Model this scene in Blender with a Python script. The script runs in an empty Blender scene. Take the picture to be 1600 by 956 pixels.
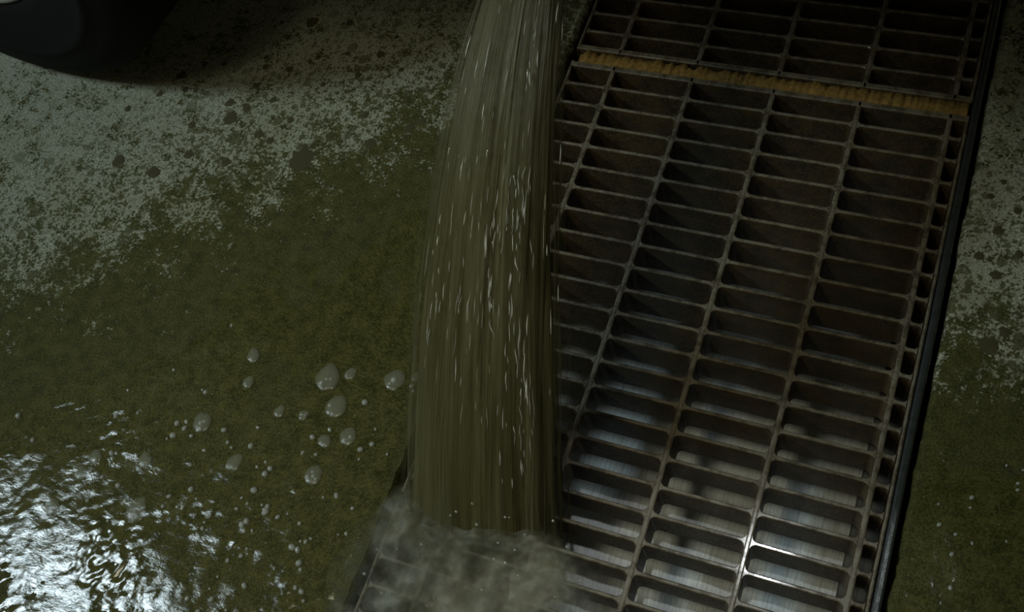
import bpy, bmesh, math, random
from mathutils import Vector, Matrix, noise
random.seed(7)
S = bpy.context.scene
COL = S.collection

# ------------------------------------------------------------------ camera
cam_d = bpy.data.cameras.new('camera')
cam = bpy.data.objects.new('camera', cam_d); COL.objects.link(cam)
R0 = Vector((0.92337, 0.328127, -0.1993))        # image right
R1 = Vector((0.207516, -0.863345, -0.459971))    # image down
R2 = Vector((-0.322994, 0.383365, -0.865278))    # forward
m = Matrix((R0, -R1, -R2)).transposed().to_4x4()
m.translation = Vector((0.5577, -0.49565, 1.55398))
cam.matrix_world = m
cam_d.sensor_width = 36.0
cam_d.lens = 1650 / 1600 * 36
cam_d.clip_start = 0.02
S.camera = cam

# ------------------------------------------------------------------ light
W = bpy.data.worlds.new('world'); S.world = W; W.use_nodes = True
wb = W.node_tree.nodes['Background']
wb.inputs[0].default_value = (0.85, 0.80, 0.52, 1); wb.inputs[1].default_value = 0.088

def area_light(name, loc, target, size, power, col):
    d = bpy.data.lights.new(name, 'AREA'); d.shape = 'DISK'; d.size = size; d.energy = power; d.color = col
    o = bpy.data.objects.new(name, d); COL.objects.link(o); o.location = loc
    o.rotation_euler = (Vector(target) - Vector(loc)).to_track_quat('-Z', 'Y').to_euler()
    return o
area_light('yard_lamp_cool', (-3.50, -0.94, 3.9), (-0.1, 0.1, 0), 1.0, 108, (0.76, 0.93, 1.0))
def spot_light(name, loc, target, deg, power, col, soft):
    d = bpy.data.lights.new(name, 'SPOT'); d.energy = power; d.color = col; d.spot_size = math.radians(deg); d.spot_blend = 1.0; d.shadow_soft_size = soft
    o = bpy.data.objects.new(name, d); COL.objects.link(o); o.location = loc
    o.rotation_euler = (Vector(target) - Vector(loc)).to_track_quat('-Z', 'Y').to_euler()
    return o
spot_light('drain_lamp', (0.33, 0.64, 3.0), (0.38, -0.15, 0), 16, 80, (0.94, 0.98, 1.0), .035)
spot_light('added_fill_spot', (-0.7, -0.78, 3.0), (-0.05, 0.02, 0), 43, 92, (1.0, 0.94, 0.72), .32)  # added soft spot without a known source, brightens bars, stream and left floor

S.view_settings.view_transform = 'Standard'
S.view_settings.look = 'None'
S.view_settings.gamma = 1.0
S.view_settings.use_curve_mapping = False
S.view_settings.exposure = 0.0

# ------------------------------------------------------------------ helpers
def link(o, parent=None):
    COL.objects.link(o)
    if parent: o.parent = parent
    return o
def mesh_obj(name, me, mat=None, parent=None, smooth=False):
    if mat and not me.materials: me.materials.append(mat)
    if smooth:
        for p in me.polygons: p.use_smooth = True
    return link(bpy.data.objects.new(name, me), parent)
def from_bm(name, bm, mat, parent=None, smooth=False):
    bmesh.ops.recalc_face_normals(bm, faces=bm.faces)
    me = bpy.data.meshes.new(name); bm.to_mesh(me); bm.free()
    return mesh_obj(name, me, mat, parent, smooth)
def pyd(name, v, f):
    me = bpy.data.meshes.new(name); me.from_pydata(v, [], f); me.update(); return me
def tag(o, label, cat, group=None):
    o['label'] = label; o['category'] = cat
    if group: o['group'] = group
    return o
def thing(name, loc, label, cat, group=None):
    o = link(bpy.data.objects.new(name, None)); o.location = loc; o.empty_display_size = .05
    return tag(o, label, cat, group)
def structure(o): o['kind'] = 'structure'; return o
def fbm(x, y, z=0, o=4): return noise.fractal(Vector((x, y, z)), 1.0, 2.0, o)

class NT:
    """tiny node-tree writer"""
    def __init__(s, name):
        s.mat = bpy.data.materials.new(name); s.mat.use_nodes = True
        s.t = s.mat.node_tree; s.b = s.t.nodes['Principled BSDF']; s.out = s.t.nodes['Material Output']
        s.tc = s.t.nodes.new('ShaderNodeTexCoord')
    def n(s, typ, **kw):
        x = s.t.nodes.new(typ)
        for k, v in kw.items(): setattr(x, k, v)
        return x
    def l(s, a, b): s.t.links.new(a, b)
    def put(s, sock, v):
        if isinstance(v, bpy.types.NodeSocket): s.l(v, sock)
        else: sock.default_value = v
    def mapped(s, scale=(1, 1, 1), rot=(0, 0, 0), loc=(0, 0, 0), src='Object'):
        mp = s.n('ShaderNodeMapping'); s.l(s.tc.outputs[src], mp.inputs[0])
        mp.inputs['Scale'].default_value = scale; mp.inputs['Rotation'].default_value = rot; mp.inputs['Location'].default_value = loc
        return mp.outputs[0]
    def noise(s, scale, detail=4, rough=.55, vec=None, dist=0):
        x = s.n('ShaderNodeTexNoise'); s.l(vec or s.tc.outputs['Object'], x.inputs['Vector'])
        x.inputs['Scale'].default_value = scale; x.inputs['Detail'].default_value = detail
        x.inputs['Roughness'].default_value = rough; x.inputs['Distortion'].default_value = dist
        return x.outputs['Fac']
    def vor(s, scale, vec=None, feature='F1', rnd=1.0):
        x = s.n('ShaderNodeTexVoronoi', feature=feature, voronoi_dimensions='2D'); s.l(vec or s.tc.outputs['Object'], x.inputs['Vector'])
        x.inputs['Scale'].default_value = scale; x.inputs['Randomness'].default_value = rnd
        return x
    def math(s, op, a, b=0.0, c=None, clamp=False):
        x = s.n('ShaderNodeMath', operation=op, use_clamp=clamp); s.put(x.inputs[0], a); s.put(x.inputs[1], b)
        if c is not None: s.put(x.inputs[2], c)
        return x.outputs[0]
    def ramp(s, v, lo, hi, a=0.0, b=1.0):
        x = s.n('ShaderNodeMapRange', interpolation_type='SMOOTHSTEP'); s.put(x.inputs[0], v)
        x.inputs[1].default_value = lo; x.inputs[2].default_value = hi
        s.put(x.inputs[3], a); s.put(x.inputs[4], b)
        return x.outputs[0]
    def mix(s, f, a, b):
        x = s.n('ShaderNodeMix', data_type='RGBA'); s.put(x.inputs[0], f)
        for i, v in ((6, a), (7, b)):
            s.put(x.inputs[i], v if isinstance(v, bpy.types.NodeSocket) else (*v, 1))
        return x.outputs[2]
    def xyz(s):
        x = s.n('ShaderNodeSeparateXYZ'); s.l(s.tc.outputs['Object'], x.inputs[0]); return x.outputs
    def bump(s, h, strength=.5, dist=.002):
        x = s.n('ShaderNodeBump'); s.l(h, x.inputs['Height']); x.inputs['Strength'].default_value = strength
        x.inputs['Distance'].default_value = dist; s.l(x.outputs[0], s.b.inputs['Normal']); return x
    def set(s, **kw):
        for k, v in kw.items():
            k = k.replace('_', ' ')
            if k == 'Base Color' and not isinstance(v, bpy.types.NodeSocket): v = (*v, 1)
            s.put(s.b.inputs[k], v)
        return s.mat

MUD = (0.082, 0.070, 0.018)
MUD2 = (0.044, 0.042, 0.010)
def concrete_mat(name, right=False):
    t = NT(name)
    x, y, z = t.xyz()
    if not right:
        mfield = t.math('SUBTRACT', y, t.math('MULTIPLY', x, .8))     # distance from the muddy flow
        dry = t.ramp(mfield, .36, 1.10)
        splat_zone = t.ramp(mfield, 1.55, .85)
    else:
        dry = t.ramp(y, .04, .46); splat_zone = t.ramp(y, .95, .4)
    n1 = t.noise(15, 5, .6); n2 = t.noise(62, 5, .65); n3 = t.noise(190, 3, .6)
    nn = t.math('ADD', t.math('ADD', t.math('MULTIPLY', n1, .32), t.math('MULTIPLY', n2, .36)), t.math('MULTIPLY', n3, .32))
    thr = t.math('MULTIPLY_ADD', dry, -.175, .64)                     # threshold of mud cover
    mud = t.ramp(t.math('SUBTRACT', thr, nn), -.03, .035)
    # splash spots
    warp = t.n('ShaderNodeVectorMath', operation='ADD')
    nz = t.n('ShaderNodeTexNoise'); t.l(t.tc.outputs['Object'], nz.inputs['Vector']); nz.inputs['Scale'].default_value = 210; nz.inputs['Detail'].default_value = 4
    sc = t.n('ShaderNodeVectorMath', operation='SCALE'); t.l(nz.outputs['Color'], sc.inputs[0]); sc.inputs['Scale'].default_value = .012
    t.l(t.tc.outputs['Object'], warp.inputs[0]); t.l(sc.outputs[0], warp.inputs[1])
    spots = None
    for s_, r_, keep in ((26, .50, .55), (60, .50, .45), (130, .55, .40)):
        v = t.vor(s_, warp.outputs[0])
        rnd = t.n('ShaderNodeSeparateColor'); t.l(v.outputs['Color'], rnd.inputs[0])
        rad = t.math('MULTIPLY', t.math('SUBTRACT', rnd.outputs[0], keep), r_ * 1.6)
        k = t.ramp(t.math('SUBTRACT', rad, v.outputs['Distance']), -.02, .05)
        spots = k if spots is None else t.math('MAXIMUM', spots, k)
    spots = t.math('MULTIPLY', spots, t.math('MULTIPLY_ADD', splat_zone, .75, .2))
    cover = t.math('MAXIMUM', mud, t.math('MULTIPLY', spots, .88))
    grain = t.ramp(t.noise(260, 4, .7), .32, .68)
    blot = t.noise(7, 5, .6)
    con = t.mix(grain, (.10, .115, .075), (.40, .41, .31)) if not right else t.mix(grain, (.14, .155, .10), (.46, .47, .36))
    con = t.mix(t.ramp(blot, .35, .7), con, t.mix(grain, (.16, .165, .105), (.29, .30, .20)))
    mudc = t.mix(t.ramp(t.math('MULTIPLY_ADD', t.noise(300, 4, .75), .66, t.math('MULTIPLY', t.noise(38, 5, .7), .34)), .38, .62), (.024, .027, .008), (.084, .080, .024))
    base = t.mix(cover, con, mudc)
    wet = t.ramp(dry, .35, .10)
    rough = t.math('SUBTRACT', t.math('MULTIPLY_ADD', cover, -.05, .85), t.math('MULTIPLY', wet, .1))
    t.bump(t.math('ADD', t.math('MULTIPLY', grain, .5), t.math('MULTIPLY', n2, .8)), .55, .003)
    return t.set(Base_Color=base, Roughness=rough, Specular_IOR_Level=t.math('MULTIPLY_ADD', cover, -.22, .35))

def iron_mat():
    t = NT('wet_rusty_iron')
    g = t.tc.outputs['Object']
    gn = t.n('ShaderNodeNewGeometry'); pos = gn.outputs['Position']
    r = t.noise(38, 6, .65, pos); f = t.noise(210, 4, .6, pos); b = t.noise(9, 4, .6, pos)
    rust = t.ramp(t.math('ADD', t.math('MULTIPLY', r, .7), t.math('MULTIPLY', b, .4)), .42, .70)
    c = t.mix(rust, (.030, .024, .012), (.078, .050, .019))
    c = t.mix(t.ramp(f, .5, .72), c, (.085, .065, .030))
    # light from above put into the colour: tops lighter, sides left dark rust
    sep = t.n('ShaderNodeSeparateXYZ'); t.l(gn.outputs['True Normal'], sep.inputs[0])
    top_light = t.math('MULTIPLY', t.ramp(sep.outputs[2], .25, .8), t.ramp(r, .38, .60, .12, 1))
    c = t.mix(top_light, c, t.mix(f, (.075, .070, .046), (.17, .15, .105)))
    t.bump(t.math('ADD', r, f), .55, .0022)
    return t.set(Base_Color=c, Metallic=0, Roughness=t.ramp(f, .3, .7, .42, .75), Coat_Weight=t.math('MULTIPLY_ADD', top_light, .5, .1), Coat_Roughness=.10)

def simple(name, col, rough=.6, metal=0, nscale=60, var=.35, bump=.3, coat=0, spec=.5):
    t = NT(name)
    f = t.noise(nscale, 4, .6)
    c = t.mix(f, tuple(x * (1 - var) for x in col), tuple(x * (1 + var) for x in col))
    if bump: t.bump(f, bump, .002)
    return t.set(Base_Color=c, Roughness=rough, Metallic=metal, Coat_Weight=coat, Coat_Roughness=.1, Specular_IOR_Level=spec)

M = {}
M['floor_l'] = concrete_mat('splashed_concrete_beside_mud')
M['floor_r'] = concrete_mat('splashed_concrete_strip', True)
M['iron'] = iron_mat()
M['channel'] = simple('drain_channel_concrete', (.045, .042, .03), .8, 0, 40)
M['rubber'] = simple('black_rubber', (.004, .004, .004), .8, 0, 90, .3, .25, 0, .18)
M['rim'] = simple('wheel_steel', (.30, .30, .26), .5, .3, 30, .2, .1)
M['paint'] = simple('dark_truck_paint', (.03, .035, .04), .5, 0, 10, .2, 0)
M['rail'] = simple('wet_steel_rail', (.05, .058, .055), .30, .5, 55, .5, .6, .4)
M['dirt'] = simple('rusty_silt', (.20, .125, .036), .95, 0, 120, .85, 1.0, 0, .1)
M['mudspot'] = simple('dark_wet_mud', (.040, .035, .010), .9, 0, 150, .4, .4)

# muddy puddle with a wet surface
def puddle_mat():
    t = NT('muddy_water_film')
    a = t.noise(70, 6, .62, t.mapped((1, 1.8, 1), (0, 0, -.67)), .4)
    f = t.noise(260, 4, .6)
    c = t.mix(t.ramp(t.math('MULTIPLY_ADD', t.noise(300, 4, .75), .66, t.math('MULTIPLY', t.noise(38, 5, .7), .34)), .38, .62), (.024, .027, .008), (.084, .080, .024))
    c = t.mix(t.ramp(t.noise(150, 5, .7), .64, .74), c, (.20, .20, .13))
    w2 = t.noise(120, 4, .6, t.mapped((1, 1.7, 1), (0, 0, -.67)), .6)
    t.bump(t.math('ADD', t.math('MULTIPLY', a, 1.2), t.math('ADD', t.math('MULTIPLY', w2, 1.0), t.math('MULTIPLY', f, .25))), .10, .0035)
    return t.set(Base_Color=c, Roughness=.09, Specular_IOR_Level=.5)
M['puddle'] = puddle_mat()

def foam_mat():
    t = NT('milky_foam')
    f = t.noise(300, 3, .6)
    c = t.mix(f, (.16, .165, .10), (.28, .29, .22))
    t.bump(f, .3, .001)
    return t.set(Base_Color=c, Roughness=.18, Alpha=t.math('MULTIPLY', t.n('ShaderNodeAttribute', attribute_name='thin').outputs['Fac'], .5))
M['foam'] = foam_mat()
def bubble_mat():
    t = NT('clear_bubble_film')
    f = t.noise(200, 3, .6)
    c = t.mix(f, (.42, .46, .42), (.62, .66, .62))
    return t.set(Base_Color=c, Roughness=.05, Alpha=.42, Specular_IOR_Level=.9)
M['bubble'] = bubble_mat()

def stream_mat(name, alpha_lo, alpha_hi, lo, hi, cols=((.070, .063, .022), (.125, .115, .050))):
    t = NT(name)
    uv = t.mapped((26, 1.4, 1), src='UV')
    n1 = t.noise(1.0, 5, .6, uv, .15)
    uv2 = t.mapped((90, 3.5, 1), loc=(3, 1, 0), src='UV')
    n2 = t.noise(1.0, 4, .6, uv2, .3)
    c = t.mix(t.ramp(n1, .35, .72), cols[0], cols[1])
    c = t.mix(t.ramp(n2, .64, .82), c, (.19, .185, .12))
    t.bump(t.math('ADD', n1, t.math('MULTIPLY', n2, .8)), .7, .010)
    al = t.ramp(t.math('MULTIPLY_ADD', n2, .45, t.math('MULTIPLY', n1, .55)), lo, hi, alpha_lo, alpha_hi)
    return t.set(Base_Color=c, Roughness=.45, Alpha=al, Specular_IOR_Level=.3)
M['core'] = stream_mat('muddy_stream_core', .86, 1.0, .3, .6)
M['sheath1'] = stream_mat('muddy_stream_sheath', .10, .62, .38, .66, ((.07, .067, .028), (.13, .125, .065)))
M['sheath2'] = stream_mat('thin_stream_spray', .02, .30, .45, .75, ((.085, .08, .035), (.13, .125, .065)))
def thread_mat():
    t = NT('painted_glint_thread')
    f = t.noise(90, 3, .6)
    return t.set(Base_Color=t.mix(f, (.22, .21, .13), (.95, .95, .90)), Roughness=.08, Alpha=.85, Specular_IOR_Level=1.0)  # near-white base colour paints the glints
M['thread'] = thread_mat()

def splash_mat():
    t = NT('splash_mist')
    n1 = t.noise(11, 4, .5, None, .3); n2 = t.noise(60, 3, .5)
    v = t.math('ADD', t.math('MULTIPLY', n1, .88), t.math('MULTIPLY', n2, .12))
    x = t.n('ShaderNodeAttribute', attribute_name='thin'); 
    al = t.math('MULTIPLY', t.ramp(v, .34, .66, .10, .62), x.outputs['Fac'])
    c = t.mix(t.ramp(n2, .4, .7), (.12, .12, .07), (.20, .20, .135))
    t.bump(v, .15, .004)
    return t.set(Base_Color=c, Roughness=.5, Alpha=al)
M['splash'] = splash_mat()

def drain_water_mat():
    t = NT('foaming_drain_water')
    s1 = t.noise(1, 5, .65, t.mapped((260, 16, 1)), .2)
    b = t.noise(6, 4, .6)
    k = t.math('MULTIPLY', t.ramp(b, .30, .58, .75, 1), t.ramp(s1, .25, .65, .60, 1))
    x, y, z = t.xyz()
    flow = t.ramp(t.math('SUBTRACT', t.math('MULTIPLY_ADD', y, .30, x), t.math('MULTIPLY', b, .25)), -.35, .15, .3, 1)  # muddier under the stream
    c = t.mix(t.math('MULTIPLY', k, flow), (.08, .08, .05), (.62, .66, .64))
    t.bump(s1, .5, .004)
    return t.set(Base_Color=c, Roughness=.35)
M['drain_water'] = drain_water_mat()

# ------------------------------------------------------------------ setting
GX0, GX1 = -0.096, 0.650        # slot in the concrete
def slab(name, x0, x1, edge_x, mat):
    """concrete slab with a chipped arris along the grate"""
    bm = bmesh.new()
    ys = [-1.6 + i * .012 for i in range(360)]
    other = x0 if edge_x == x1 else x1
    sg = 1 if edge_x == x1 else -1
    rows = []
    for y in ys:
        ch = .004 * noise.noise(Vector((y * 22, edge_x * 5, 0))) + .003 * noise.noise(Vector((y * 70, 3, 0)))
        c2 = .007 + .006 * max(0, noise.noise(Vector((y * 35, 9, edge_x))))
        e = edge_x - sg * max(0, .003 + ch)
        prof = [(other, 0), (edge_x - sg * .12, 0), (e - sg * c2, 0), (e - sg * .003, -.003 - .3 * c2), (e, -.012), (e, -.12), (edge_x - sg * .05, -.125), (other, -.125)]
        rows.append([bm.verts.new((px, y, pz)) for px, pz in prof])
    for a, b in zip(rows, rows[1:]):
        for i in range(len(a)):
            j = (i + 1) % len(a); bm.faces.new((a[i], a[j], b[j], b[i]))
    bm.faces.new(rows[0]); bm.faces.new(rows[-1][::-1])
    return structure(from_bm(name, bm, mat))
floor_left = slab('floor', -3.2, GX0, GX0, M['floor_l'])
floor_left['label'] = 'mud splashed concrete floor left of the drain grate'
floor_right = slab('floor', GX1, 2.6, GX1, M['floor_r'])
floor_right['label'] = 'narrow speckled concrete strip right of the drain grate'
def box_bm(bm, lo, hi):
    v = [bm.verts.new((x, y, z)) for z in (lo[2], hi[2]) for y in (lo[1], hi[1]) for x in (lo[0], hi[0])]
    for f in ((0, 2, 3, 1), (4, 5, 7, 6), (0, 1, 5, 4), (2, 6, 7, 3), (0, 4, 6, 2), (1, 3, 7, 5)):
        bm.faces.new([v[i] for i in f])
def box(name, lo, hi, mat, parent=None, bevel=0, seg=2):
    bm = bmesh.new(); box_bm(bm, lo, hi)
    if bevel: bmesh.ops.bevel(bm, geom=bm.edges[:], offset=bevel, segments=seg, profile=.5, affect='EDGES')
    return from_bm(name, bm, mat, parent)
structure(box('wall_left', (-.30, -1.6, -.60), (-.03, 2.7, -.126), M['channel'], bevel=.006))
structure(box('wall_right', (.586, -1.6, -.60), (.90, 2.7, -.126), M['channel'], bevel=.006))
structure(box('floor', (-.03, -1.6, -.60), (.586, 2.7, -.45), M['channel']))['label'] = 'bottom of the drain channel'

# steel angle rail along the right edge
bm = bmesh.new()
prof = [(.631, -.075), (.631, -.004), (.6325, -.0012), (.635, 0), (.640, 0), (.6425, -.0012), (.644, -.004), (.644, -.12), (.6395, -.12), (.6395, -.075)]
rr = []
for i in range(90):
    y = -1.5 + i * .045
    dx = .0012 * noise.noise(Vector((y * 5, 2, 0)))
    rr.append([bm.verts.new((px_ + dx, y, pz)) for px_, pz in prof])
for a, b in zip(rr, rr[1:]):
    for i in range(len(a)):
        j = (i + 1) % len(a); bm.faces.new((a[i], a[j], b[j], b[i]))
tag(from_bm('edge_rail', bm, M['rail']), 'dark wet steel rail between the grate and the right concrete strip', 'rail')

# ------------------------------------------------------------------ drain grates
PX, PY, DEPTH = 0.15, 0.044778, 0.073
def bar_mesh(name, x0, x1, t, fl, seg=4):
    """a cross bar in plan: width t, flared by fillets fl at both ends"""
    h = t / 2
    def arc(xe, sgn, top):
        pts = []
        for k in range(seg + 1):
            a = math.pi / 2 * k / seg
            pts.append((xe - sgn * fl * (1 - math.sin(a)) if False else xe - sgn * fl * math.sin(a), top * (h + fl * (1 - math.cos(a)) if False else h + fl * (1 - math.sin(math.pi/2*k/seg)) )))
        return pts
    def fillet(xe, sgn, top):     # from the long bar (wide) towards the middle
        return [(xe - sgn * fl * (1 - math.cos(math.pi / 2 * k / seg)), top * (h + fl * (1 - math.sin(math.pi / 2 * k / seg)))) for k in range(seg + 1)]
    tr = fillet(x1, 1, 1); tl = fillet(x0, -1, 1)[::-1]; bl = fillet(x0, -1, -1); br = fillet(x1, 1, -1)[::-1]
    out = tr + tl + bl + br
    n = len(out); v = []; f = []
    def inset(p, d):
        x, y = p; return (x, y - math.copysign(min(d, abs(y) * .6), y))
    for z, d in ((0, .0022), (-.0011, .0007), (-.003, 0), (-DEPTH, .0008)):
        v += [(*inset(p, d), z) for p in out]
    for r in range(3):
        for i in range(n):
            j = (i + 1) % n; f.append((r * n + i, (r + 1) * n + i, (r + 1) * n + j, r * n + j))
    half = n // 2
    for i in range(half - 1):     # top as quads between the upper and lower outline
        f.append((i, i + 1, n - 2 - i, n - 1 - i))
    b = 3 * n
    for i in range(half - 1):
        f.append((b + n - 1 - i, b + n - 2 - i, b + i + 1, b + i))
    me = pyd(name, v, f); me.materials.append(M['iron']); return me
def long_bar_mesh(name, y0, y1, w):
    h = w / 2; v = []; f = []
    prof = [(-h, -DEPTH), (-h, -.003), (-h + .0008, -.001), (-h + .003, 0), (h - .003, 0), (h - .0008, -.001), (h, -.003), (h, -DEPTH)]
    n = len(prof); N = max(2, int((y1 - y0) / .015))
    for k in range(N + 1):
        y = y0 + (y1 - y0) * k / N
        d = .0006 * noise.noise(Vector((y * 30, w * 900, 0)))
        v += [(p[0] + d, y, p[1]) for p in prof]
    for k in range(N):
        for i in range(n):
            j = (i + 1) % n; f.append((k * n + i, k * n + j, (k + 1) * n + j, (k + 1) * n + i))
    f.append(tuple(range(n))[::-1]); f.append(tuple(N * n + i for i in range(n)))
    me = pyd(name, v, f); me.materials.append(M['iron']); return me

CT, LW, FL = .0068, .0095, .009
XL, XR = -.084, .627            # outer edge bars
cols = [(XL, 0)] + [(i * PX, (i + 1) * PX) for i in range(4)] + [(4 * PX, XR)]
cross_me = {}
for a, b in cols:
    w = b - a
    fl = FL if w > .1 else .008
    if w > .03: k_ = round(w, 3)
    cross_me[round(w, 3)] = bar_mesh('cross_bar', -w / 2 + .004, w / 2 - .004, CT, fl if w > .05 else .0055)
def grate(y_lo, y_hi, rows, label):
    t = thing('drain_grate', (XL, y_lo, -DEPTH), label, 'drain grate', 'drain grate sections over the channel')
    org = Vector(t.location)
    def add(name, me, loc):
        o = link(bpy.data.objects.new(name, me), t); o.location = Vector(loc) - org; return o
    lm = long_bar_mesh('long_bar', y_lo, y_hi, LW)
    em = long_bar_mesh('edge_bar', y_lo, y_hi, .006)
    for i in range(5): add('long_bar', lm, (i * PX, 0, 0))
    add('edge_bar', em, (XL, 0, 0)); add('edge_bar', em, (XR, 0, 0))
    em2 = bar_mesh('end_bar', XL, XR, .012, .003)
    add('end_bar', em2, (0, y_lo + .006, 0)); add('end_bar', em2, (0, y_hi - .006, 0))
    for y in rows:
        for a, b in cols:
            add('cross_bar', cross_me[round(b - a, 3)], ((a + b) / 2, y + random.uniform(-.0008, .0008), random.uniform(-.0008, .0002)))
    return t
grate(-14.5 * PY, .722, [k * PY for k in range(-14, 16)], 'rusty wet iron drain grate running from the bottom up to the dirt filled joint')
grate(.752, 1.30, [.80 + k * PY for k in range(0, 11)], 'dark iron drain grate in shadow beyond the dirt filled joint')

# silt in the joint between the two grate sections
bm = bmesh.new()
rows_ = []
for i in range(241):
    x = -.075 + i * (.70 / 240)
    hz = .006 * fbm(x * 60, 3) + .004 * fbm(x * 160, 5)
    wl = .004 * fbm(x * 40, 7); wh = .012 * fbm(x * 45, 11) - .006
    fade = 1 if x < .30 else 1 - (x - .30) * 3.2
    hz += min(0, fade - 1) * .006
    rows_.append([bm.verts.new((x, .7215 + wl * .5, -.03)), bm.verts.new((x, .7215 + wl * .3, -.003 + hz * .5)), bm.verts.new((x, .735, -.001 + hz)), bm.verts.new((x, .753 + wh * fade, -.001 + hz * .6)), bm.verts.new((x, .754 + wh * fade, -.03))])
for a, b in zip(rows_, rows_[1:]):
    for i in range(4): bm.faces.new((a[i], a[i + 1], b[i + 1], b[i]))
    bm.faces.new((a[4], a[0], b[0], b[4]))
bm.faces.new(rows_[0]); bm.faces.new(rows_[-1][::-1])
tag(from_bm('joint_silt', bm, M['dirt'], smooth=True), 'strip of rusty brown silt packed in the joint between the two grates', 'dirt')

# foaming water in the channel
v = []; f = []; NXW, NYW = 60, 150
for j in range(NYW + 1):
    for i in range(NXW + 1):
        x = -.0295 + .615 * i / NXW; y = -1.2 + 2.6 * j / NYW
        v.append((x, y, -.165 + .007 * fbm(x * 14, y * 5, 0, 3)))
for j in range(NYW):
    for i in range(NXW):
        a = j * (NXW + 1) + i; f.append((a, a + 1, a + NXW + 2, a + NXW + 1))
o = mesh_obj('drain_water', pyd('drain_water', v, f), M['drain_water'], smooth=True)
tag(o, 'pale foaming water running in the channel beneath the grate bars', 'water')

# ------------------------------------------------------------------ puddles: thin rippled water over the low part of the floor
def puddle(name, x0, x1, y0, y1, step, level, label):
    nx = int((x1 - x0) / step); ny = int((y1 - y0) / step); v = []; f = []
    for j in range(ny + 1):
        for i in range(nx + 1):
            x = x0 + (x1 - x0) * i / nx; y = y0 + (y1 - y0) * j / ny
            lv, amp = level(x, y)
            cx, cy = x * .78 + y * .62, -x * .62 + y * .78
            w = .7 * fbm(cx * 46, cy * 84, 0, 3) + .40 * fbm(cx * 120, cy * 170, 4, 2)
            v.append((x, y, max(-.01, lv + amp * w)))
    for j in range(ny):
        for i in range(nx):
            a = j * (nx + 1) + i
            q = (a, a + 1, a + nx + 2, a + nx + 1)
            if max(v[k][2] for k in q) > -.0015: f.append(q)
    used = sorted({k for q in f for k in q}); mp = {k: n for n, k in enumerate(used)}
    me = pyd(name, [v[k] for k in used], [tuple(mp[k] for k in q) for q in f])
    return tag(mesh_obj(name, me, M['puddle'], smooth=True), label, 'puddle')
def lev_left(x, y):
    mf = y - .8 * x
    d = (.44 - mf) / .2
    lv = .0004 + .002 * max(-2.2, min(.4, d)) + .0022 * fbm(x * 9, y * 9, 2, 5)
    if x > -.125: lv -= (x + .125) * .25
    s = max(0, 1 - math.hypot(x + .52, (y + .48) * 1.1) / .50)
    s *= max(.12, min(1.3, .55 + 1.5 * fbm(x * 7 + 3, y * 9, 5, 3)))
    return lv, .00010 + .0026 * s
puddle('muddy_puddle', -1.35, -.1, -.75, .34, .0042, lev_left, 'shallow rippled muddy water spread over the floor left of the stream')
def lev_right(x, y):
    d = (.02 + (x - .66) * .3 - y) / .16
    lv = .0008 + .002 * max(-2.2, min(.4, d)) + .0012 * fbm(x * 11, y * 11, 6, 3)
    return lv, .0003
puddle('muddy_puddle', .668, 1.05, -.5, .32, .0065, lev_right, 'thin muddy water film on the concrete strip right of the rail')

# ------------------------------------------------------------------ foam patches and bubbles on the puddle
def dome_mesh(name, r, h, tail=0.0, n=14, rings=5, seed=0, mat=None, rough=.0):
    v = [(0, 0, h)]; f = []
    for k in range(1, rings + 1):
        a = math.pi / 2 * k / rings
        for i in range(n):
            t = 2 * math.pi * i / n
            rr = r * math.sin(a) * (1 + rough * noise.noise(Vector((math.cos(t) * 1.7, math.sin(t) * 1.7, seed))))
            dx, dy = rr * math.cos(t), rr * math.sin(t)
            if dy > 0: dx *= 1 - .22 * tail * (dy / r); dy *= 1 + tail * .4
            v.append((dx, dy, h * math.cos(a) - (.002 if k == rings else 0)))
    for i in range(n): f.append((0, 1 + i, 1 + (i + 1) % n))
    for k in range(rings - 1):
        for i in range(n):
            a = 1 + k * n + i; b = 1 + k * n + (i + 1) % n
            f.append((a, a + n, b + n, b))
    me = pyd(name, v, f)
    at = me.attributes.new('thin', 'FLOAT', 'POINT')
    for i in range(len(v)): at.data[i].value = 1 - (0 if i == 0 else ((i - 1) // n + 1) / rings) ** 2.5
    for p in me.polygons: p.use_smooth = True
    if mat: me.materials.append(mat)
    return me
bub_me = dome_mesh('bubble', 1, .8, 0, 18, 6, 0, M['bubble'])
def foam(x, y, r, tail, ang, bubs, label, seed):
    o = link(bpy.data.objects.new('foam_patch', dome_mesh('foam_patch', r * 1.12, r * .12 + .0015, tail, 36, 7, seed, M['foam'], .16)))
    o.location = (x, y, .0022); o.rotation_euler = (0, 0, ang)
    tag(o, label, 'foam', 'foam patches drifting on the muddy puddle')
    for bx, by, br in bubs:
        c = link(bpy.data.objects.new('bubble', bub_me), o); c.location = (bx * r, by * r, r * .1); c.scale = (br * r,) * 3
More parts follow.
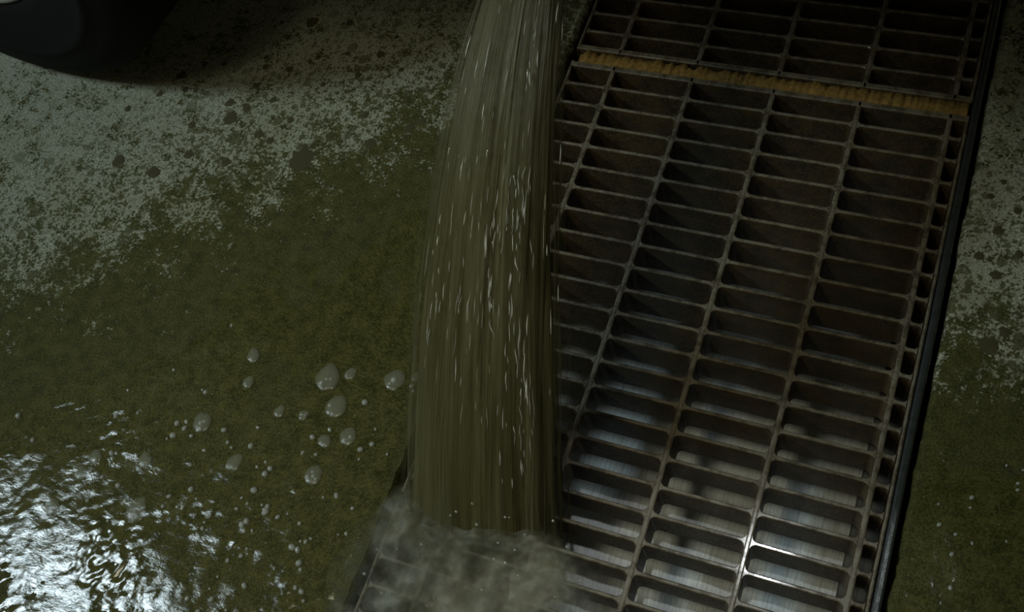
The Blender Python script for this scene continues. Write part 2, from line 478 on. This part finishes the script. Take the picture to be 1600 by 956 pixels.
FP = [
 (-.287, -.015, .021, .5, -.1, [(-.45, -.45, .22), (-.1, -.1, .14), (.25, -.1, .14), (-.5, -.75, .16)], 'largest milky foam patch on the puddle, two bubbles in its middle'),
 (-.252, -.060, .018, .5, -.5, [(-.55, -.1, .22), (-.25, -.8, .2), (.1, -.9, .12)], 'pale foam patch just below the largest one'),
 (-.171, .011, .017, .6, -1.1, [(0, 0, .36), (.1, -.55, .18)], 'oval foam patch with one ring shaped bubble beside the stream'),
 (-.475, -.150, .016, .7, .1, [(-.1, 0, .28), (.3, .1, .2), (-.15, -.65, .3)], 'lone drop shaped foam patch with a bright bubble at its tip'),
 (-.440, -.011, .011, 1.0, .1, [(-.3, -.5, .3)], 'slim tapering foam drop highest on the puddle'),
 (-.427, -.059, .010, .3, -.6, [(-.3, -.4, .22)], 'small plain foam blob under the slim tapering drop'),
 (-.252, .002, .010, .6, -.7, [(-.4, -.4, .2)], 'small foam blob right beside the largest foam patch'),
 (-.209, -.104, .014, .4, -.4, [(-.2, -.5, .3), (.3, .1, .25), (.1, -.3, .15)], 'bubbly foam patch right in the pair near the floor edge'),
 (-.246, -.121, .011, .3, -.3, [(-.4, -.4, .3), (.2, -.5, .2)], 'smaller bubbly foam patch left in the pair near the floor edge'),
 (-.347, -.095, .009, 1.0, -.5, [(-.3, -.6, .3)], 'thin slanted foam drop midway along the puddle'),
 (-.385, -.200, .013, 1.3, -.7, [(-.3, -.7, .35), (.1, -.7, .2)], 'long slanted foam streak above the glittering ripples'),
 (-.137, .026, .008, .6, -.4, [(-.2, -.4, .3)], 'tiny foam drop touching the stream edge'),
 (-.302, -.089, .009, .6, -1.0, [(-.3, -.2, .3), (.3, .2, .25), (.1, .6, .2)], 'cluster of tiny bubbles left of the pale foam patch'),
 (-.240, -.182, .015, .5, -.4, [(-.5, -.3, .3), (.1, 0, .25), (.5, -.2, .2), (-.2, .4, .2)], 'broad bubbly foam patch close to the splash'),
 (-.639, -.259, .012, .5, .1, [(.1, -.5, .45)], 'foam drop with a bright rim left of the glittering ripples'),
 (-.669, -.361, .013, .8, 0, [(.1, -.5, .4)], 'foam drop lowest near the left picture edge'),
 (-.516, -.323, .018, .9, -.4, [(-.1, -.6, .3)], 'wide faint foam patch amid the glittering ripples'),
 (-.651, -.292, .012, .4, -.5, [(-.4, -.4, .3), (.3, -.5, .25)], 'two bubble foam patch under the bright rimmed drop'),
 (-.546, -.239, .012, .3, -.2, [(-.2, -.5, .3), (.4, -.3, .2)], 'flat crescent foam patch above the faint wide one'),
]
for i, (x, y, r, tail, ang, bubs, lab) in enumerate(FP): foam(x, y, r, tail, ang + .35, bubs, lab, i * 3.7)
cnt = 0; rng = random.Random(11)
while cnt < 150:
    x = rng.uniform(-.95, -.13); y = rng.uniform(-.46, .06)
    mf = y - .8 * x
    dens = max(0, min(1, (.46 - mf) / .35)) * (.25 + .75 * max(0, min(1, (.0 - y) / .3)))
    if rng.random() > dens: continue
    if any((x - q[0]) ** 2 + (y - q[1]) ** 2 < (q[2] * 1.6) ** 2 for q in FP): continue
    r = rng.choice([.0024, .003, .0036, .0044, .0054])
    o = link(bpy.data.objects.new('water_bubble', bub_me)); o.location = (x, y, .0022); o.scale = (r, r * rng.uniform(1, 1.4), r); o.rotation_euler = (0, 0, rng.uniform(0, 3))
    tag(o, 'tiny glinting bubble floating on the muddy puddle', 'bubble', 'tiny bubbles scattered on the muddy puddle'); cnt += 1

for i in range(14):
    x = rng.uniform(.69, .80); y = rng.uniform(-.08, .12); r = rng.choice([.0018, .0024, .003])
    o = link(bpy.data.objects.new('water_bubble', bub_me)); o.location = (x, y, .0012); o.scale = (r * 1.3, r, r); o.rotation_euler = (0, 0, rng.uniform(0, 3))
    tag(o, 'tiny pale bubble on the wet strip right of the rail', 'bubble', 'tiny bubbles on the right strip')

# ------------------------------------------------------------------ mud splats on the dry concrete
SPL = [(-.663, .725, .014, 'large round mud splat with a tail at the top of the floor'), (-.732, .46, .017, 'wide dark double mud splat on the pale concrete band'), (-.536, .396, .028, 'broadest greenish mud splat where the pale concrete ends'),
 (-.897, .542, .012, 'spiky mud splat just right of the tyre')]
REST = [(-.58, .737, .009), (-.715, .596, .008), (-.857, .58, .008), (-.813, .587, .007), (-.713, .546, .010), (-.751, .497, .013), (-.708, .489, .010), (-.66, .60, .010), (-.504, .611, .008), (-.38, .573, .008), (-.569, .576, .007),
 (-.651, .435, .012), (-.868, .509, .009), (-.921, .488, .009), (-.809, .429, .010), (-.621, .425, .010), (-.328, .529, .011), (-.369, .738, .006), (-.462, .718, .006), (-.478, .67, .010), (-.733, .714, .006), (-.727, .619, .005), (-.829, .729, .006), (-.922, .639, .008), (-.858, .658, .007), (-.834, .304, .016), (-.929, .317, .016), (-.976, .439, .009), (-.45, .521, .010), (-.347, .509, .013), (-.78, .36, .012), (-.69, .36, .012), (-.60, .48, .009), (-.41, .46, .014), (-.50, .46, .010), (-.35, .63, .007), (-.42, .64, .007), (-.55, .66, .006), (-.61, .64, .007), (-.66, .52, .009)]
RSP = [(.684, .568, .007), (.705, .507, .010), (.72, .302, .016), (.712, .425, .010), (.684, .454, .009), (.739, .329, .010), (.728, .549, .008), (.70, .60, .006), (.74, .47, .008)]
def splat(x, y, r, seed, label, group):
    n = 26; v = [(0, 0, .0012)]; f = []
    for ring, (q, z) in enumerate(((.55, .0011), (1, .0001))):
        for i in range(n):
            t = 2 * math.pi * i / n
            k = 1 + .35 * noise.noise(Vector((math.cos(t) * 1.3, math.sin(t) * 1.3, seed))) + .55 * max(0, noise.noise(Vector((math.cos(t) * 5, math.sin(t) * 5, seed + 3)))) * (1.6 if math.sin(t) > 0 else .7)
            v.append((r * q * k * math.cos(t), r * q * k * math.sin(t), z))
    for i in range(n):
        j = (i + 1) % n
        f += [(0, 1 + i, 1 + j), (1 + i, 1 + n + i, 1 + n + j, 1 + j)]
    o = mesh_obj('mud_splat', pyd('mud_splat', v, f), M['mudspot'], smooth=True)
    o.location = (x, y, 0); o.rotation_euler = (0, 0, -.35)
    tag(o, label, 'mud splat', group)
for i, (x, y, r, lab) in enumerate(SPL): splat(x, y, r * .85, i * 5.1, lab, 'mud splats on the left floor')
for i, (x, y, r) in enumerate(REST): splat(x, y, r * .8, 40 + i * 5.1, 'small dark mud splat on the ' + ('shaded brown band at the top of the floor' if y > .6 else 'pale concrete just below the tyre' if x < -.79 else 'pale concrete close to the stream' if x > -.52 else 'middle of the pale concrete band'), 'mud splats on the left floor')
for i, (x, y, r) in enumerate(RSP): splat(x, y, r * .8, 400 + i * 5.1, 'small dark mud splat on the concrete strip right of the rail', 'mud splats on the right strip')

# ------------------------------------------------------------------ the stream
def path(s):       # s = 0 at .55 m height, 1 on the grate
    return Vector((.046 + .012 * s, .375 - .535 * s, .55 - .25 * s - .30 * s * s))
def half_w(s): return .062 + .068 * max(0, s) ** .9 if s > 0 else .062 + .04 * s * .5
def half_d(s): return .036 + .020 * s
AX = Vector((.985, .17, 0)).normalized()
st = thing('water_stream', (.058, -.16, 0), 'wide muddy brown water stream pouring from above onto the grate', 'water stream')
org = Vector(st.location)
def tube(name, mat, kw, kd, rough, seed, s0=-.26, s1=1.10, n=120, rings=150):
    v = []; f = []; uvs = []
    for k in range(rings + 1):
        s = s0 + (s1 - s0) * k / rings
        c = path(s); tg = (path(s + .01) - path(s - .01)).normalized(); nn = tg.cross(AX).normalized()
        for i in range(n + 1):
            a = 2 * math.pi * (i % n) / n
            d = 1 + rough * (.7 * noise.noise(Vector((math.cos(a) * 4, math.sin(a) * 4, s * 2.2 + seed))) + .45 * noise.noise(Vector((math.cos(a) * 11, math.sin(a) * 11, s * 4 + seed)))) * min(1, .35 + max(0, s))
            p = c + AX * math.cos(a) * half_w(s) * kw * d + nn * math.sin(a) * half_d(s) * kd * d
            v.append(p - org); uvs.append((i / n, s))
    for k in range(rings):
        for i in range(n):
            q = k * (n + 1) + i; f.append((q, q + 1, q + n + 2, q + n + 1))
    me = pyd(name, v, f)
    ul = me.uv_layers.new(name='UVMap')
    for lp in me.loops: ul.data[lp.index].uv = uvs[lp.vertex_index]
    return mesh_obj(name, me, mat, st, smooth=True)
tube('stream_core', M['core'], .84, .80, .16, 0)
tube('stream_sheath', M['sheath1'], .96, .95, .14, 5)
tube('stream_spray', M['sheath2'], 1.05, 1.08, .12, 9)
# stream highlights painted as near-white threads and drops over its upper surface
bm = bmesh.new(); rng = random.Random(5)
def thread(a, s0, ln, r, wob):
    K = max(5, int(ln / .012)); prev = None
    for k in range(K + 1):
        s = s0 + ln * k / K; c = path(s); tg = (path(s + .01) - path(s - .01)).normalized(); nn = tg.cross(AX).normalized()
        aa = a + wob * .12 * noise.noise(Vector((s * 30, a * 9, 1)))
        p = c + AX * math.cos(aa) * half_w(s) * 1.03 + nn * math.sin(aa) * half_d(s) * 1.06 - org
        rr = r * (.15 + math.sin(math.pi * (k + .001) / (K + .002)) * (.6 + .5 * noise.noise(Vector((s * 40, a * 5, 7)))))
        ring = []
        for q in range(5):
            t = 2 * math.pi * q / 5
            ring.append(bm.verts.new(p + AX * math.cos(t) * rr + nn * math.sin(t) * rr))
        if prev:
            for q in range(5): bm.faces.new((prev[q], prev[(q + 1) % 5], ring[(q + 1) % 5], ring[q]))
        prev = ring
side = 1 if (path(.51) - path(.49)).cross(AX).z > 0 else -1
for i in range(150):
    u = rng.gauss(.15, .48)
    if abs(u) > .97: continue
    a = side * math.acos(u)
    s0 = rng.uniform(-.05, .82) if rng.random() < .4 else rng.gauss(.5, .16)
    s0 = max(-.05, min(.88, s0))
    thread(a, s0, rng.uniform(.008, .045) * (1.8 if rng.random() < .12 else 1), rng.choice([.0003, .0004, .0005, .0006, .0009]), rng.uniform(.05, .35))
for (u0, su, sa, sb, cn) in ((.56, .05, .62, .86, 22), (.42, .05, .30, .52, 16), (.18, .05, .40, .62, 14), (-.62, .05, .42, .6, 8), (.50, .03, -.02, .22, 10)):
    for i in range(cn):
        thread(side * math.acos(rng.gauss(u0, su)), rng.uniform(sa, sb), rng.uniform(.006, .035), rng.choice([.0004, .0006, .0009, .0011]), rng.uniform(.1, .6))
o = from_bm('glint_thread', bm, M['thread'], st, True); o['kind'] = 'stuff'; o['label'] = 'bright broken water threads painted as glints along the stream'

# ------------------------------------------------------------------ splash on the grate
sp = thing('water_splash', (.03, -.24, 0), 'misty muddy splash over the grate at the foot of the stream', 'splash')
def splash_sheet(name, cx, cy, rx, ry, h, seed, nx=70, ny=50):
    v = []; f = []; th = []
    for j in range(ny + 1):
        for i in range(nx + 1):
            u, w = 2 * i / nx - 1, 2 * j / ny - 1
            r = math.hypot(u, w) * (1 + .3 * noise.noise(Vector((u * 2, w * 2, seed))))
            k = max(0, 1 - r * r)
            z = h * k * (.6 + .35 * fbm(u * 2, w * 2, seed, 2)) + .006
            v.append((cx + u * rx - .03, cy + w * ry + .24, max(.002, z))); th.append(min(1, k * 1.5))
    for j in range(ny):
        for i in range(nx):
            a = j * (nx + 1) + i
            q = (a, a + 1, a + nx + 2, a + nx + 1)
            if max(th[k] for k in q) > .01: f.append(q)
    me = pyd(name, v, f)
    at = me.attributes.new('thin', 'FLOAT', 'POINT')
    for i, t in enumerate(th): at.data[i].value = t
    return mesh_obj(name, me, M['splash'], sp, smooth=True)
splash_sheet('splash_sheet', .075, -.26, .20, .15, .030, 1)
splash_sheet('splash_sheet', .02, -.29, .17, .14, .050, 4)
splash_sheet('splash_sheet', -.035, -.215, .075, .10, .030, 8)
splash_sheet('splash_sheet', .07, -.205, .17, .075, .040, 13)
bmd = bmesh.new(); bmesh.ops.create_icosphere(bmd, subdivisions=2, radius=1)
dm = bpy.data.meshes.new('droplet'); bmd.to_mesh(dm); bmd.free(); dm.materials.append(M['bubble'])
for p in dm.polygons: p.use_smooth = True
for i in range(45):
    a = rng.uniform(0, 6.28); d = rng.uniform(.05, .22)
    o = link(bpy.data.objects.new('droplet', dm), sp)
    o.location = (.03 + math.cos(a) * d, -.02 + math.sin(a) * d * .8, rng.uniform(.01, .09)); r = rng.uniform(.0012, .003)
    o.scale = (r, r, r * rng.uniform(1, 2.2))

# ------------------------------------------------------------------ truck: its wheel shows at the top left, the body overhangs beyond the frame
WR, WW, PH = .52, .25, -.10
tr = thing('truck', (-1.238, .482, 0), 'dark truck of which one black tyre shows at the top left corner', 'truck')
def lathe(name, prof, mat, parent, n=96, closed=True):
    v = []; f = []; k = len(prof)
    for i in range(n):
        t = 2 * math.pi * i / n
        for r, y in prof: v.append((r * math.sin(t), y, WR - r * math.cos(t)))
    for i in range(n):
        for j in range(k if closed else k - 1):
            a = i * k + j; b = i * k + (j + 1) % k; c = ((i + 1) % n) * k + (j + 1) % k; d = ((i + 1) % n) * k + j
            f.append((a, b, c, d))
    bm = bmesh.new(); me0 = pyd(name, v, f); bm.from_mesh(me0)
    return from_bm(name, bm, mat, parent, True)
RR = .285
tyre_prof = [(RR, .03), (RR + .012, .012), (RR + .03, .006), (RR + .034, .0035), (RR + .042, .003), (RR + .05, .001), (RR + .10, -.010), (RR + .125, -.012), (RR + .132, -.015), (RR + .14, -.011), (RR + .17, -.006), (WR - .045, 0), (WR - .022, .010), (WR - .006, .028), (WR, .045), (WR, .075), (WR - .010, .078), (WR - .010, .086), (WR, .089), (WR, .12), (WR - .010, .123), (WR - .010, .131), (WR, .134), (WR, .165), (WR - .010, .168), (WR - .010, .176), (WR, .18), (WR, .205), (WR - .006, .222), (WR - .022, .240), (WR - .05, .25), (RR + .10, .26), (RR + .02, .245), (RR, .22)]
tyre = lathe('tyre', tyre_prof, M['rubber'], tr); tyre.rotation_euler = (0, 0, PH)
rim_prof = [(RR + .012, .016), (RR + .014, .010), (RR + .008, .006), (RR, .010), (RR - .006, .03), (RR - .02, .05), (RR - .05, .055), (.17, .075), (.15, .06), (.10, .05), (.085, .03), (.07, .015), (.02, .012), (.001, .012), (.001, .2), (RR - .02, .22), (RR, .225)]
rim = lathe('wheel_rim', rim_prof, M['rim'], tr); rim.rotation_euler = (0, 0, PH)
for i in range(8):
    t = 2 * math.pi * i / 8
    bm = bmesh.new(); bmesh.ops.create_cone(bm, cap_ends=True, segments=6, radius1=.015, radius2=.013, depth=.03, matrix=Matrix.Translation((.12 * math.sin(t), .045, WR - .12 * math.cos(t))) @ Matrix.Rotation(math.pi / 2, 4, 'X'))
    o = from_bm('lug_nut', bm, M['rim'], rim)
# body: chassis and side skirt, with a wheel arch cut by the gap between the panels
def tbox(name, lo, hi, mat=M['paint'], bevel=.015):
    o = Vector(tr.location); return box(name, [a - b for a, b in zip(lo, o)], [a - b for a, b in zip(hi, o)], mat, tr, bevel)
tbox('load_bed', (-2.6, .25, 1.10), (2.3, 2.6, 1.18))
tbox('side_skirt', (.15, .66, .42), (2.3, .72, 1.101))
tbox('chassis_rail', (-2.6, 1.0, .55), (2.3, 1.12, 1.101))
tbox('axle', (-1.30, .75, .46), (-1.18, 2.4, .58))
# outlet pipe from which the stream pours
pp = path(-.24); tg = (path(-.23) - path(-.25)).normalized()
bm = bmesh.new(); n = 28; N1 = tg.cross(AX).normalized(); rings = []
for (d, r) in ((0, .066), (0, .073), (-.03, .075), (-.04, .069), (-.22, .069), (-.22, .062), (-.01, .062)):
    rings.append([bm.verts.new(pp + tg * d + AX * r * math.cos(2 * math.pi * i / n) + N1 * r * math.sin(2 * math.pi * i / n) - Vector(tr.location)) for i in range(n)])
for a, b in zip(rings, rings[1:] + rings[:1]):
    for i in range(n): bm.faces.new((a[i], a[(i + 1) % n], b[(i + 1) % n], b[i]))
from_bm('outlet_pipe', bm, M['rail'], tr, True)
